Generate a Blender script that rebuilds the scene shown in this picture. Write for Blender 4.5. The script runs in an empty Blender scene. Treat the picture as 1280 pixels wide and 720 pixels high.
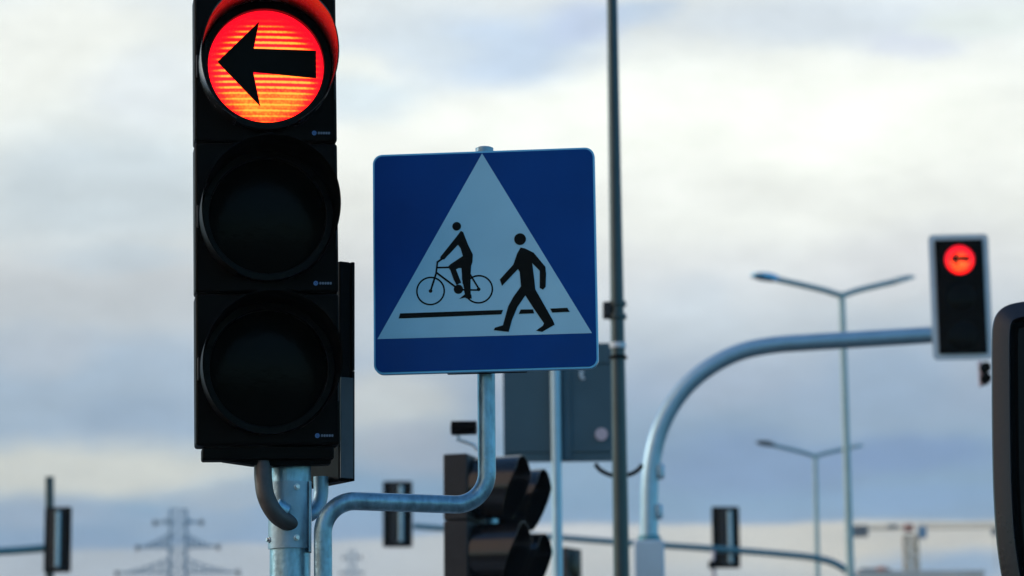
import bpy, bmesh, math, random
from mathutils import Vector, Matrix
from mathutils.geometry import tessellate_polygon
random.seed(7)
R = math.radians
scene = bpy.context.scene
col = scene.collection

# ------------------------------------------------------------------ camera
FPX = 3630.0
CAM_LOC = Vector((0, 0, 1.6)); PITCH = 10.5; ROLL = -0.55
cd = bpy.data.cameras.new('camera'); cam = bpy.data.objects.new('camera', cd); col.objects.link(cam)
cd.sensor_width = 36.0; cd.lens = FPX/1280*36.0
cd.clip_start = 0.1; cd.clip_end = 6000
CR = Matrix.Rotation(R(90+PITCH), 4, 'X') @ Matrix.Rotation(R(ROLL), 4, 'Z')
cam.matrix_world = Matrix.Translation(CAM_LOC) @ CR
cd.dof.use_dof = True; cd.dof.focus_distance = 7.7; cd.dof.aperture_fstop = cd.lens/1000/0.024
cd.dof.aperture_blades = 8
scene.camera = cam
CR3 = CR.to_3x3()
def ray(px, py):
    return CR3 @ Vector(((px-640)/FPX, -(py-360)/FPX, -1.0))
def P(px, py, Y):
    d = ray(px, py); return CAM_LOC + d*(Y/d.y)

# ------------------------------------------------------------------ world
SKY_GAIN = (.66, 1.24, 1.66)
SUN_EL, SUN_AZ = 20, -80          # azimuth from +Y towards +X
w = bpy.data.worlds.new('World'); scene.world = w; w.use_nodes = True
nt = w.node_tree; nt.nodes.clear()
def N(tree, t, **kw):
    n = tree.nodes.new(t)
    for k, v in kw.items(): setattr(n, k, v)
    return n
def L(tree, a, b): tree.links.new(a, b)
def lin(c):
    return tuple(((x/255)/12.92 if x/255 <= .04045 else ((x/255+.055)/1.055)**2.4) for x in c)
def build_world():
    T = nt
    out = N(T, 'ShaderNodeOutputWorld'); bg = N(T, 'ShaderNodeBackground'); L(T, bg.outputs[0], out.inputs[0])
    sky = N(T, 'ShaderNodeTexSky', sky_type='NISHITA'); sky.sun_disc = False
    sky.sun_elevation = R(SUN_EL); sky.sun_rotation = R(SUN_AZ); sky.air_density = 1.3; sky.dust_density = 0.6; sky.ozone_density = 2.0
    STR = 0.14
    bg.inputs[1].default_value = STR
    tc = N(T, 'ShaderNodeTexCoord'); sep = N(T, 'ShaderNodeSeparateXYZ'); L(T, tc.outputs['Generated'], sep.inputs[0])
    def m(op, a, b=None, clamp=False):
        n = N(T, 'ShaderNodeMath', operation=op); n.use_clamp = clamp
        for i, v in enumerate((a, b)):
            if v is None: continue
            if isinstance(v, (int, float)): n.inputs[i].default_value = v
            else: L(T, v, n.inputs[i])
        return n.outputs[0]
    ymax = m('MAXIMUM', sep.outputs[1], 0.2)
    u = m('DIVIDE', sep.outputs[0], ymax); v = m('DIVIDE', sep.outputs[2], ymax)
    uv = N(T, 'ShaderNodeCombineXYZ'); L(T, u, uv.inputs[0]); L(T, v, uv.inputs[1])
    def noise(vec, scale, detail=5, rough=.55, loc=(0, 0, 0), sc=(1, 1, 1)):
        mp = N(T, 'ShaderNodeMapping'); mp.inputs[1].default_value = loc; mp.inputs[3].default_value = sc
        L(T, vec, mp.inputs[0]); n = N(T, 'ShaderNodeTexNoise'); n.inputs['Scale'].default_value = scale
        n.inputs['Detail'].default_value = detail; n.inputs['Roughness'].default_value = rough
        L(T, mp.outputs[0], n.inputs[0]); return n
    wn = noise(uv.outputs[0], 9, 5, .55, (3.1, 1.7, 0), (1, 1.8, 1))
    sub = N(T, 'ShaderNodeVectorMath', operation='SUBTRACT'); L(T, wn.outputs['Color'], sub.inputs[0]); sub.inputs[1].default_value = (.5, .5, .5)
    scl = N(T, 'ShaderNodeVectorMath', operation='MULTIPLY'); L(T, sub.outputs[0], scl.inputs[0]); scl.inputs[1].default_value = (.07, .03, 0)
    wuv = N(T, 'ShaderNodeVectorMath', operation='ADD'); L(T, uv.outputs[0], wuv.inputs[0]); L(T, scl.outputs[0], wuv.inputs[1])
    ws = N(T, 'ShaderNodeSeparateXYZ'); L(T, wuv.outputs[0], ws.inputs[0])
    def pu(px, py):
        d = ray(px, py); return d.x/d.y, d.z/d.y
    # layered cloud deck: colour by elevation
    rows = [(0, (226, 230, 238)), (90, (240, 241, 242)), (180, (243, 243, 243)), (270, (236, 236, 237)), (330, (219, 220, 226)), (360, (208, 211, 220)), (420, (190, 198, 212)),
            (490, (160, 176, 202)), (560, (140, 165, 194)), (625, (132, 160, 192)), (680, (138, 160, 192)), (740, (166, 178, 198)), (900, (172, 180, 196)), (1033, (170, 178, 192))]
    VM = 0.5
    ramp = N(T, 'ShaderNodeValToRGB'); vv = m('DIVIDE', ws.outputs[1], VM); L(T, vv, ramp.inputs[0])
    cr = ramp.color_ramp; els = sorted((max(0, pu(640, y)[1])/VM, c) for y, c in rows)
    while len(cr.elements) < len(els)+1: cr.elements.new(.5)
    els.append((1.0, (205, 212, 226)))
    for e, (p, c) in zip(cr.elements, els): e.position = p
    for e, (p, c) in zip(cr.elements, els): e.color = (*lin(c), 1)
    cur = ramp.outputs[0]
    def mixc(fac, a, b):
        n = N(T, 'ShaderNodeMix', data_type='RGBA'); L(T, fac, n.inputs[0])
        for s, x in ((6, a), (7, b)):
            if isinstance(x, tuple): n.inputs[s].default_value = (*x, 1)
            else: L(T, x, n.inputs[s])
        return n.outputs[2]
    # soft cloud masses  (px, py, rx, ry, colour, strength, softness, power)
    patches = [
        (120, 245, 260, 110, (198, 208, 221), .85), (210, 120, 130, 70, (212, 218, 232), .6), (60, 50, 170, 85, (240, 240, 240), .9),
        (110, 385, 260, 60, (196, 200, 210), .6), (90, 490, 280, 70, (158, 174, 196), .85), (60, 450, 90, 30, (182, 188, 202), .6), (170, 520, 100, 26, (146, 164, 190), .7), (150, 335, 120, 20, (192, 205, 222), .5),
        (630, 55, 170, 72, (194, 209, 235), .95), (500, 60, 130, 90, (212, 220, 233), .8), (480, 85, 60, 40, (236, 237, 237), .8), (470, 120, 70, 40, (209, 221, 235), .7),
        (730, 15, 70, 38, (193, 206, 238), .8), (800, 6, 60, 26, (190, 208, 238), .8),
        (640, 155, 190, 50, (243, 243, 243), .85), (1030, 18, 260, 42, (213, 220, 234), .9), (1150, 48, 70, 30, (213, 218, 236), .8), (1235, 20, 80, 30, (226, 232, 234), .7),
        (1000, 150, 330, 95, (250, 250, 248), .8), (930, 240, 200, 60, (238, 238, 238), .5),
        (460, 515, 110, 60, (205, 206, 208), .75), (500, 575, 100, 35, (165, 172, 190), .7),
        (1130, 340, 120, 60, (216, 216, 224), .6), (870, 400, 60, 60, (198, 206, 220), .5), (960, 575, 170, 50, (125, 148, 188), .7), (1150, 560, 130, 35, (122, 147, 192), .7), (1130, 480, 130, 50, (150, 172, 202), .6), (900, 480, 90, 40, (168, 180, 202), .6), (1140, 620, 120, 26, (134, 162, 202), .6),
        (90, 580, 340, 48, (212, 210, 205), .85), (40, 640, 120, 26, (160, 172, 194), .6), (250, 650, 120, 22, (150, 168, 194), .6), (300, 625, 110, 20, (172, 178, 190), .5),
    ]
    def patch(cur, px, py, rx, ry, c, s, src=None):
        cu, cv = pu(px, py)
        a = N(T, 'ShaderNodeVectorMath', operation='SUBTRACT'); L(T, (src or wuv.outputs[0]), a.inputs[0]); a.inputs[1].default_value = (cu, cv, 0)
        b = N(T, 'ShaderNodeVectorMath', operation='MULTIPLY'); L(T, a.outputs[0], b.inputs[0]); b.inputs[1].default_value = (FPX/rx, FPX/ry, 0)
        ln = N(T, 'ShaderNodeVectorMath', operation='LENGTH'); L(T, b.outputs[0], ln.inputs[0])
        mr = N(T, 'ShaderNodeMapRange', interpolation_type='SMOOTHSTEP'); L(T, ln.outputs['Value'], mr.inputs[0])
        mr.inputs[1].default_value = 1.25; mr.inputs[2].default_value = .35; mr.inputs[3].default_value = 0; mr.inputs[4].default_value = s
        return mixc(mr.outputs[0], cur, lin(c))
    for p in patches: cur = patch(cur, *p)
    # low bright gap under the cloud base, crisp upper edge, lower on the left
    wob = noise(uv.outputs[0], 14, 4, .5, (7, 2, 0))
    edge = m('ADD', m('MULTIPLY', m('SUBTRACT', wob.outputs[0], .5), .006), v)
    tilt = N(T, 'ShaderNodeMapRange', interpolation_type='SMOOTHSTEP'); L(T, u, tilt.inputs[0])
    tilt.inputs[1].default_value = pu(300, 660)[0]; tilt.inputs[2].default_value = pu(760, 660)[0]
    tilt.inputs[3].default_value = pu(200, 684)[1]; tilt.inputs[4].default_value = pu(900, 653)[1]
    below = m('SUBTRACT', tilt.outputs[0], edge)
    bm_ = N(T, 'ShaderNodeMapRange', interpolation_type='SMOOTHSTEP'); L(T, below, bm_.inputs[0])
    bm_.inputs[1].default_value = -.0016; bm_.inputs[2].default_value = .0016
    low = mixc(m('MULTIPLY', m('ADD', u, .1), 4, True), lin((172, 180, 195)), lin((208, 203, 197)))
    for p in [(1160, 670, 170, 18, (190, 188, 188), .7), (1190, 715, 130, 32, (146, 168, 198), 1.0), (880, 740, 200, 36, (178, 184, 194), .8), (700, 665, 120, 16, (202, 204, 214), .7)]: low = patch(low, *p)
    cur = mixc(bm_.outputs[0], cur, low)
    # mid-size mottling
    mn = noise(uv.outputs[0], 8, 6, .6, (5, 3, 0), (1, 2.2, 1))
    mm = N(T, 'ShaderNodeMapRange'); L(T, mn.outputs[0], mm.inputs[0]); mm.inputs[1].default_value = .35; mm.inputs[2].default_value = .65; mm.inputs[3].default_value = .90; mm.inputs[4].default_value = 1.09
    vq = N(T, 'ShaderNodeVectorMath', operation='SCALE'); L(T, cur, vq.inputs[0]); L(T, mm.outputs[0], vq.inputs['Scale']); cur = vq.outputs[0]
    # fine cloud texture
    fn = noise(uv.outputs[0], 20, 8, .68, (1, 9, 0), (1, 2.0, 1))
    fm = N(T, 'ShaderNodeMapRange'); L(T, fn.outputs[0], fm.inputs[0]); fm.inputs[1].default_value = .3; fm.inputs[2].default_value = .7; fm.inputs[3].default_value = 1.02; fm.inputs[4].default_value = 1.15
    vs = N(T, 'ShaderNodeVectorMath', operation='SCALE'); L(T, cur, vs.inputs[0]); L(T, fm.outputs[0], vs.inputs['Scale'])
    vs2 = N(T, 'ShaderNodeVectorMath', operation='MULTIPLY'); L(T, vs.outputs[0], vs2.inputs[0]); vs2.inputs[1].default_value = (1.0/STR, 1.035/STR, .97/STR)
    front = vs2.outputs[0]
    # the rest of the sky: clear blue with broken clouds, heavier on the left
    cn = noise(tc.outputs['Generated'], 2.2, 7, .55, (4, 1, 2), (1, 1, 1.8))
    cmr = N(T, 'ShaderNodeMapRange', interpolation_type='SMOOTHSTEP'); L(T, cn.outputs[0], cmr.inputs[0]); cmr.inputs[1].default_value = .56; cmr.inputs[2].default_value = .72; cmr.inputs[4].default_value = .6
    cc = tuple(x/STR for x in (.55, .56, .58))
    bl = N(T, 'ShaderNodeVectorMath', operation='MULTIPLY'); L(T, sky.outputs[0], bl.inputs[0]); bl.inputs[1].default_value = SKY_GAIN
    gen = mixc(cmr.outputs[0], bl.outputs[0], cc)
    # sunlit cloud bank low on the left, round the veiled sun
    dt = N(T, 'ShaderNodeVectorMath', operation='DOT_PRODUCT'); L(T, tc.outputs['Generated'], dt.inputs[0]); dt.inputs[1].default_value = Vector((-.93, -.34, .24)).normalized()
    bank = m('ADD', dt.outputs['Value'], m('MULTIPLY', m('SUBTRACT', cn.outputs[0], .5), .5))
    bmr = N(T, 'ShaderNodeMapRange', interpolation_type='SMOOTHSTEP'); L(T, bank, bmr.inputs[0]); bmr.inputs[1].default_value = .66; bmr.inputs[2].default_value = .86
    gen = mixc(bmr.outputs[0], gen, tuple(x/STR for x in (1.5, 1.12, .86)))
    fmsk = N(T, 'ShaderNodeMapRange', interpolation_type='SMOOTHSTEP'); L(T, m('ADD', m('ABSOLUTE', u), m('MULTIPLY', m('MAXIMUM', v, 0), .8)), fmsk.inputs[0])
    fmsk.inputs[1].default_value = 1.2; fmsk.inputs[2].default_value = .5
    yf = N(T, 'ShaderNodeMapRange', interpolation_type='SMOOTHSTEP'); L(T, sep.outputs[1], yf.inputs[0]); yf.inputs[1].default_value = .2; yf.inputs[2].default_value = .4
    fin = mixc(m('MULTIPLY', fmsk.outputs[0], yf.outputs[0]), gen, front)
    L(T, fin, bg.inputs[0])
build_world()

sl = bpy.data.lights.new('sun', 'SUN'); sl.energy = 1.2; sl.angle = R(12); sl.color = (1, .93, .84)
sun = bpy.data.objects.new('sun', sl); col.objects.link(sun)
sd = Vector((math.sin(R(SUN_AZ))*math.cos(R(SUN_EL)), math.cos(R(SUN_AZ))*math.cos(R(SUN_EL)), math.sin(R(SUN_EL))))
sun.rotation_euler = (-sd).to_track_quat('-Z', 'Y').to_euler(); sun.location = (0, 0, 30)

vs_ = scene.view_settings; vs_.view_transform = 'Standard'; vs_.look = 'None'; vs_.exposure = 0; vs_.gamma = 1; vs_.use_curve_mapping = False
scene.cycles.use_denoising = True
scene.cycles.max_bounces = 8; scene.cycles.volume_bounces = 1; scene.cycles.volume_step_rate = 4

# ------------------------------------------------------------------ materials
def mat(name, base, rough=.5, metal=0, var=.12, vscale=30, bump=0, bscale=80, coat=0, spec=None, dirt=None, stretch=(1, 1, 1)):
    m = bpy.data.materials.new(name); m.use_nodes = True; T = m.node_tree; b = T.nodes['Principled BSDF']
    b.inputs['Roughness'].default_value = rough; b.inputs['Metallic'].default_value = metal
    if spec is not None: b.inputs['Specular IOR Level'].default_value = spec
    if coat: b.inputs['Coat Weight'].default_value = coat
    tc = N(T, 'ShaderNodeTexCoord'); mp = N(T, 'ShaderNodeMapping'); mp.inputs[3].default_value = stretch; L(T, tc.outputs['Object'], mp.inputs[0])
    n = N(T, 'ShaderNodeTexNoise'); n.inputs['Scale'].default_value = vscale; n.inputs['Detail'].default_value = 6; L(T, mp.outputs[0], n.inputs[0])
    r = N(T, 'ShaderNodeValToRGB'); L(T, n.outputs[0], r.inputs[0])
    r.color_ramp.elements[0].position = .3; r.color_ramp.elements[1].position = .7
    r.color_ramp.elements[0].color = (*[x*(1-var) for x in base], 1); r.color_ramp.elements[1].color = (*[min(1, x*(1+var)) for x in base], 1)
    src = r.outputs[0]
    if dirt:
        n2 = N(T, 'ShaderNodeTexNoise'); n2.inputs['Scale'].default_value = vscale*.35; n2.inputs['Detail'].default_value = 8; L(T, mp.outputs[0], n2.inputs[0])
        mr = N(T, 'ShaderNodeMapRange'); L(T, n2.outputs[0], mr.inputs[0]); mr.inputs[1].default_value = .5; mr.inputs[2].default_value = .75; mr.inputs[4].default_value = dirt[1]
        mx = N(T, 'ShaderNodeMix', data_type='RGBA'); L(T, mr.outputs[0], mx.inputs[0]); L(T, src, mx.inputs[6]); mx.inputs[7].default_value = (*dirt[0], 1); src = mx.outputs[2]
    L(T, src, b.inputs['Base Color'])
    rr = N(T, 'ShaderNodeMapRange'); L(T, n.outputs[0], rr.inputs[0]); rr.inputs[3].default_value = max(0, rough-.1); rr.inputs[4].default_value = min(1, rough+.1); L(T, rr.outputs[0], b.inputs['Roughness'])
    if bump:
        bn = N(T, 'ShaderNodeTexNoise'); bn.inputs['Scale'].default_value = bscale; bn.inputs['Detail'].default_value = 4; L(T, tc.outputs['Object'], bn.inputs[0])
        bp = N(T, 'ShaderNodeBump'); bp.inputs['Strength'].default_value = bump; bp.inputs['Distance'].default_value = .003; L(T, bn.outputs[0], bp.inputs['Height']); L(T, bp.outputs[0], b.inputs['Normal'])
    return m
M = {}
M['galv'] = mat('galvanised_steel', (.22, .38, .47), .38, .65, .28, 60, .4, 70, dirt=((.10, .15, .18), .75), stretch=(1, 1, .35))
M['galv_plate'] = mat('galvanised_plate', (.22, .33, .40), .45, .5, .15, 30, .3, 70)
M['galv_paint'] = mat('grey_blue_paint', (.30, .46, .56), .38, .5, .08, 10)
M['teal_steel'] = mat('weathered_mast_steel', (.08, .24, .30), .4, .4, .12, 12)
M['mast'] = mat('dark_mast_steel', (.035, .055, .06), .35, .6, .12, 9)
M['black'] = mat('black_polycarbonate', (.0025, .0024, .002), .5, 0, .2, 25, .15, 140, spec=.05)
M['black_matte'] = mat('matte_black_plastic', (.0015, .002, .0015), .65, 0, .2, 25, spec=.06)
M['dark_grey'] = mat('dark_grey_plastic', (.028, .026, .026), .5, 0, .15, 20, .1, 90, spec=.2)
M['panel_grey'] = mat('lit_side_grey_plastic', (.075, .072, .078), .5, 0, .15, 20, .1, 90, spec=.3)  # paler than the housing: light on its right side is put into this grey
M['shell'] = mat('satin_dark_shell', (.020, .018, .022), .3, 0, .15, 15, .1, 90, spec=.5)
M['ring'] = mat('satin_lens_ring', (.003, .003, .0032), .3, 0, .2, 25, .1, 90, spec=.07)
M['column_paint'] = mat('pale_column_paint', (.50, .60, .66), .5, 0, .08, 3, dirt=((.34, .40, .44), .5))
M['hood_worn'] = mat('weathered_black_hood', (.006, .006, .007), .2, 0, .2, 20, spec=.45)
M['bracket'] = mat('dark_bracket_paint', (.055, .05, .047), .5, .1, .2, 40, .2, 80)
M['hood'] = mat('satin_black_hood', (.010, .010, .011), .26, 0, .2, 20, spec=.55)
M['sign_blue'] = mat('blue_sign_sheeting', (.003, .056, .25), .4, 0, .10, 5, spec=.06, dirt=((.02, .07, .19), .4))
M['sign_white'] = mat('white_sign_sheeting', (.37, .66, .80), .45, 0, .06, 5, spec=.12, dirt=((.27, .50, .62), .4))
M['sign_black'] = mat('black_sign_film', (.004, .005, .004), .5, 0, .1, 12, spec=.08)
M['rim'] = mat('sign_edge_aluminium', (.14, .42, .62), .35, .5, .08, 12)
M['sign_back'] = mat('grey_sign_back', (.045, .095, .125), .5, .1, .12, 4, dirt=((.03, .06, .08), .5))
M['white_paint'] = mat('white_backboard_edge', (.55, .62, .66), .5, 0, .05, 8)
M['screw'] = mat('bolt_steel', (.5, .52, .54), .3, .8, .1, 60)
M['lens_dark'] = mat('unlit_lens', (.001, .0014, .001), .2, 0, .2, 40, .2, 50, spec=.06)
M['window_dark'] = mat('smoked_window', (.006, .006, .006), .25, 0, .2, 10, spec=.08)
M['mark_blue'] = mat('blue_print', (.09, .2, .5), .4)
M['mark_grey'] = mat('grey_print', (.16, .17, .24), .4)
M['pale_dot'] = mat('pale_sticker', (.55, .45, .5), .5)
M['lattice'] = mat('pylon_steel', (.22, .34, .44), .6, .2, .1, 1)
M['lamp_arm'] = mat('lamp_post_steel', (.30, .42, .43), .45, .3, .1, 5)
M['crane'] = mat('crane_paint', (.60, .48, .32), .6, 0, .1, .6)
M['ballast'] = mat('crane_ballast', (.10, .11, .12), .8, 0, .1, .6)
M['cab'] = mat('crane_cab_blue', (.06, .22, .40), .4)
M['orange'] = mat('crane_orange', (.45, .12, .05), .5)
M['facade'] = mat('raw_concrete_facade', (.75, .68, .64), .85, 0, .1, .3)
M['glass'] = mat('dark_window_glass', (.02, .03, .04), .1)
M['asphalt'] = mat('asphalt', (.05, .05, .052), .85, 0, .2, 3, .6, 60)
M['pavement'] = mat('concrete_pavement', (.09, .087, .085), .85, 0, .15, 2, .4, 40)
M['kerb'] = mat('kerb_concrete', (.32, .31, .30), .8, 0, .1, 4)
M['line'] = mat('road_marking_paint', (.75, .75, .73), .6, 0, .08, 8)
M['grass'] = mat('dry_grass_ground', (.045, .06, .03), .95, 0, .35, .4, .8, 30)

def led(name, k=1.0, power=4.0):
    m = bpy.data.materials.new(name); m.use_nodes = True; T = m.node_tree; T.nodes.clear()
    out = N(T, 'ShaderNodeOutputMaterial'); add = N(T, 'ShaderNodeAddShader'); em = N(T, 'ShaderNodeEmission'); gl = N(T, 'ShaderNodeBsdfGlossy'); gl.inputs[0].default_value = (.03, .03, .03, 1); gl.inputs['Roughness'].default_value = .2
    L(T, em.outputs[0], add.inputs[0]); L(T, gl.outputs[0], add.inputs[1]); L(T, add.outputs[0], out.inputs[0])
    tc = N(T, 'ShaderNodeTexCoord'); sp = N(T, 'ShaderNodeSeparateXYZ'); L(T, tc.outputs['Object'], sp.inputs[0])
    def m_(op, a, b=None, c=None, clamp=False):
        n = N(T, 'ShaderNodeMath', operation=op); n.use_clamp = clamp
        for i, v in enumerate((a, b, c)):
            if v is None: continue
            if isinstance(v, (int, float)): n.inputs[i].default_value = v
            else: L(T, v, n.inputs[i])
        return n.outputs[0]
    # prismatic lens: horizontal ribs, LED board behind it brighter through the middle and low
    nz = N(T, 'ShaderNodeTexNoise'); nz.inputs['Scale'].default_value = 14; L(T, tc.outputs['Object'], nz.inputs[0])
    vor = N(T, 'ShaderNodeTexVoronoi'); vor.inputs['Scale'].default_value = 150; L(T, tc.outputs['Object'], vor.inputs[0])
    rib = m_('POWER', m_('MULTIPLY_ADD', m_('SINE', m_('MULTIPLY', sp.outputs[2], 2*math.pi/.0152)), .5, .5), 1.5)
    x2 = m_('MULTIPLY', sp.outputs[0], sp.outputs[0]); zz = m_('ADD', sp.outputs[2], .018); z2 = m_('MULTIPLY', zz, zz)
    rad = m_('SQRT', m_('ADD', x2, z2))
    core = N(T, 'ShaderNodeMapRange', interpolation_type='SMOOTHSTEP'); L(T, rad, core.inputs[0]); core.inputs[1].default_value = .160*k; core.inputs[2].default_value = (.10 if k == 1 else .03)*k
    lowm = N(T, 'ShaderNodeMapRange', interpolation_type='SMOOTHSTEP'); L(T, sp.outputs[2], lowm.inputs[0]); lowm.inputs[1].default_value = -.03; lowm.inputs[2].default_value = -.09
    ribl = m_('MAXIMUM', rib, m_('MULTIPLY', lowm.outputs[0], .5))
    f = m_('MULTIPLY', m_('MULTIPLY', ribl, core.outputs[0]), m_('MULTIPLY_ADD', nz.outputs[0], 1.1, .75))
    f = m_('MULTIPLY', f, m_('MULTIPLY_ADD', vor.outputs['Distance'], -.5, 1.15), clamp=True)
    r = N(T, 'ShaderNodeValToRGB'); L(T, f, r.inputs[0]); cr = r.color_ramp
    cr.elements[0].position = 0; cr.elements[0].color = (.40, .0015, .006, 1)
    cr.elements[1].position = 1; cr.elements[1].color = (1, .15, .016, 1)
    e = cr.elements.new(.28); e.color = (1, .007, .006, 1)
    e = cr.elements.new(.52); e.color = (1, .055, .006, 1)
    L(T, r.outputs[0], em.inputs[0]); em.inputs[1].default_value = power
    return m
M['red_led'] = led('lit_red_lens'); M['red_led_far'] = led('lit_red_lens_far', .85, 3.2)

# ------------------------------------------------------------------ mesh helpers
def build(name, bm, m, parent=None, bevel=0, smooth=True):
    bmesh.ops.recalc_face_normals(bm, faces=bm.faces[:])
    me = bpy.data.meshes.new(name); bm.to_mesh(me); bm.free()
    o = bpy.data.objects.new(name, me); col.objects.link(o); me.materials.append(M[m] if isinstance(m, str) else m)
    if parent: o.parent = parent
    if smooth:
        for p in me.polygons: p.use_smooth = True
        me.set_sharp_from_angle(angle=R(35))
    if bevel:
        md = o.modifiers.new('bevel', 'BEVEL'); md.width = bevel; md.segments = 3; md.limit_method = 'ANGLE'; md.angle_limit = R(40); md.harden_normals = False
    return o
def empty(name, mtx, label, cat, group=None):
    o = bpy.data.objects.new(name, None); col.objects.link(o); o.empty_display_size = .1
    if not isinstance(mtx, Matrix): mtx = Matrix.Translation(Vector(mtx))
    o.matrix_world = mtx; tag(o, label, cat, group); return o
def tag(o, label=None, cat=None, group=None, kind=None):
    if label: o['label'] = label
    if cat: o['category'] = cat
    if group: o['group'] = group
    if kind: o['kind'] = kind
    return o
def B(): return bmesh.new()
def box(bm, c, s, rz=0, taper=None):
    x, y, z = s[0]/2, s[1]/2, s[2]/2; vs = []
    for dz in (-1, 1):
        for dx, dy in ((-1, -1), (1, -1), (1, 1), (-1, 1)):
            k = 1 if (taper is None or dz < 0) else taper
            v = Vector((dx*x*k, dy*y*k, dz*z)); v.rotate(Matrix.Rotation(rz, 3, 'Z')) if rz else None
            vs.append(bm.verts.new(v+Vector(c)))
    for f in ((0, 3, 2, 1), (4, 5, 6, 7), (0, 1, 5, 4), (1, 2, 6, 5), (2, 3, 7, 6), (3, 0, 4, 7)): bm.faces.new([vs[i] for i in f])
def bar(bm, a, b, t, t2=None):
    a = Vector(a); b = Vector(b); d = (b-a); q = d.to_track_quat('Z', 'Y').to_matrix(); t2 = t2 or t; vs = []
    for p in (a, b):
        for dx, dy in ((-1, -1), (1, -1), (1, 1), (-1, 1)): vs.append(bm.verts.new(p + q @ Vector((dx*t/2, dy*t2/2, 0))))
    for f in ((0, 3, 2, 1), (4, 5, 6, 7), (0, 1, 5, 4), (1, 2, 6, 5), (2, 3, 7, 6), (3, 0, 4, 7)): bm.faces.new([vs[i] for i in f])
def tube(bm, pts, r, n=24, cap=True):
    pts = [Vector(p) for p in pts]; rs = r if isinstance(r, (list, tuple)) else [r]*len(pts)
    rings = []; prev = None
    for i, p in enumerate(pts):
        t = (pts[min(i+1, len(pts)-1)]-pts[max(i-1, 0)]).normalized()
        if prev is None:
            a = Vector((1, 0, 0)) if abs(t.x) < .9 else Vector((0, 1, 0)); nrm = (a-t*a.dot(t)).normalized()
        else: nrm = (prev-t*prev.dot(t)).normalized()
        prev = nrm; bn = t.cross(nrm)
        rings.append([bm.verts.new(p+(nrm*math.cos(2*math.pi*k/n)+bn*math.sin(2*math.pi*k/n))*rs[i]) for k in range(n)])
    for a, b in zip(rings, rings[1:]):
        for k in range(n): bm.faces.new((a[k], a[(k+1) % n], b[(k+1) % n], b[k]))
    if cap: bm.faces.new(rings[0][::-1]); bm.faces.new(rings[-1])
def smooth_path(pts, n=10):
    pts = [Vector(p) for p in pts]; out = []
    P4 = [pts[0]*2-pts[1]]+pts+[pts[-1]*2-pts[-2]]
    for i in range(1, len(P4)-2):
        a, b, c, d = P4[i-1:i+3]
        for k in range(n):
            t = k/n; out.append(.5*((2*b)+(c-a)*t+(2*a-5*b+4*c-d)*t*t+(3*b-a-3*c+d)*t**3))
    out.append(pts[-1]); return out
def fillet(pts, rad, n=12):
    pts = [Vector(p) for p in pts]; out = [pts[0]]
    for i in range(1, len(pts)-1):
        a, b, c = pts[i-1:i+2]; u = (a-b).normalized(); v = (c-b).normalized()
        th = u.angle(v); d = min(rad/math.tan(th/2), (a-b).length*.49, (c-b).length*.49); rr = d*math.tan(th/2)
        s = b+u*d; e = b+v*d; cen = b+(u+v).normalized()*(rr/math.sin(th/2))
        s0 = s-cen; e0 = e-cen; ang = s0.angle(e0)
        for k in range(n+1):
            t = k/n; out.append(cen+(s0*math.sin((1-t)*ang)+e0*math.sin(t*ang))/math.sin(ang))
    out.append(pts[-1]); return out
def prism(bm, poly, y0, y1):
    """extrude a polygon of (x,z) between local y0 and y1"""
    v3 = [Vector((x, 0, z)) for x, z in poly]; tris = tessellate_polygon([v3]); n = len(poly)
    a = [bm.verts.new((x, y0, z)) for x, z in poly]; b = [bm.verts.new((x, y1, z)) for x, z in poly]
    for t in tris:
        bm.faces.new([a[i] for i in t]); bm.faces.new([b[i] for i in reversed(t)])
    for i in range(n): bm.faces.new((a[i], a[(i+1) % n], b[(i+1) % n], b[i]))
def rrect(w, h, r, n=8, cx=0, cz=0):
    out = []
    for sx, sz, a0 in ((1, 1, 0), (-1, 1, 90), (-1, -1, 180), (1, -1, 270)):
        for k in range(n+1):
            a = R(a0+90*k/n); out.append((cx+sx*(w/2-r)+r*math.cos(a), cz+sz*(h/2-r)+r*math.sin(a)))
    return out
def circ(cx, cz, r, n=40): return [(cx+r*math.cos(2*math.pi*k/n), cz+r*math.sin(2*math.pi*k/n)) for k in range(n)]
def ring(bm, cx, cz, ri, ro, y0, y1, n=64, a0=0, a1=360):
    full = a1-a0 >= 360; m = n if full else n+1; V = []
    for k in range(m):
        a = R(a0+(a1-a0)*k/n); c, s = math.cos(a), math.sin(a)
        V.append([bm.verts.new((cx+r*c, y, cz+r*s)) for r, y in ((ri, y0), (ro, y0), (ro, y1), (ri, y1))])
    for k in range(n if full else n):
        a, b = V[k], V[(k+1) % m]
        for j in range(4): bm.faces.new((a[j], a[(j+1) % 4], b[(j+1) % 4], b[j]))
    if not full: bm.faces.new(V[0]); bm.faces.new(V[-1][::-1])
def disc(bm, cx, cz, r, y, bulge=0, n=64, rings=8):
    c = bm.verts.new((cx, y-bulge, cz)); prev = None
    for j in range(1, rings+1):
        q = j/rings; cur = [bm.verts.new((cx+r*q*math.cos(2*math.pi*k/n), y-bulge*(1-q*q), cz+r*q*math.sin(2*math.pi*k/n))) for k in range(n)]
        for k in range(n):
            if prev is None: bm.faces.new((c, cur[k], cur[(k+1) % n]))
            else: bm.faces.new((prev[k], cur[k], cur[(k+1) % n], prev[(k+1) % n]))
        prev = cur
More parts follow.
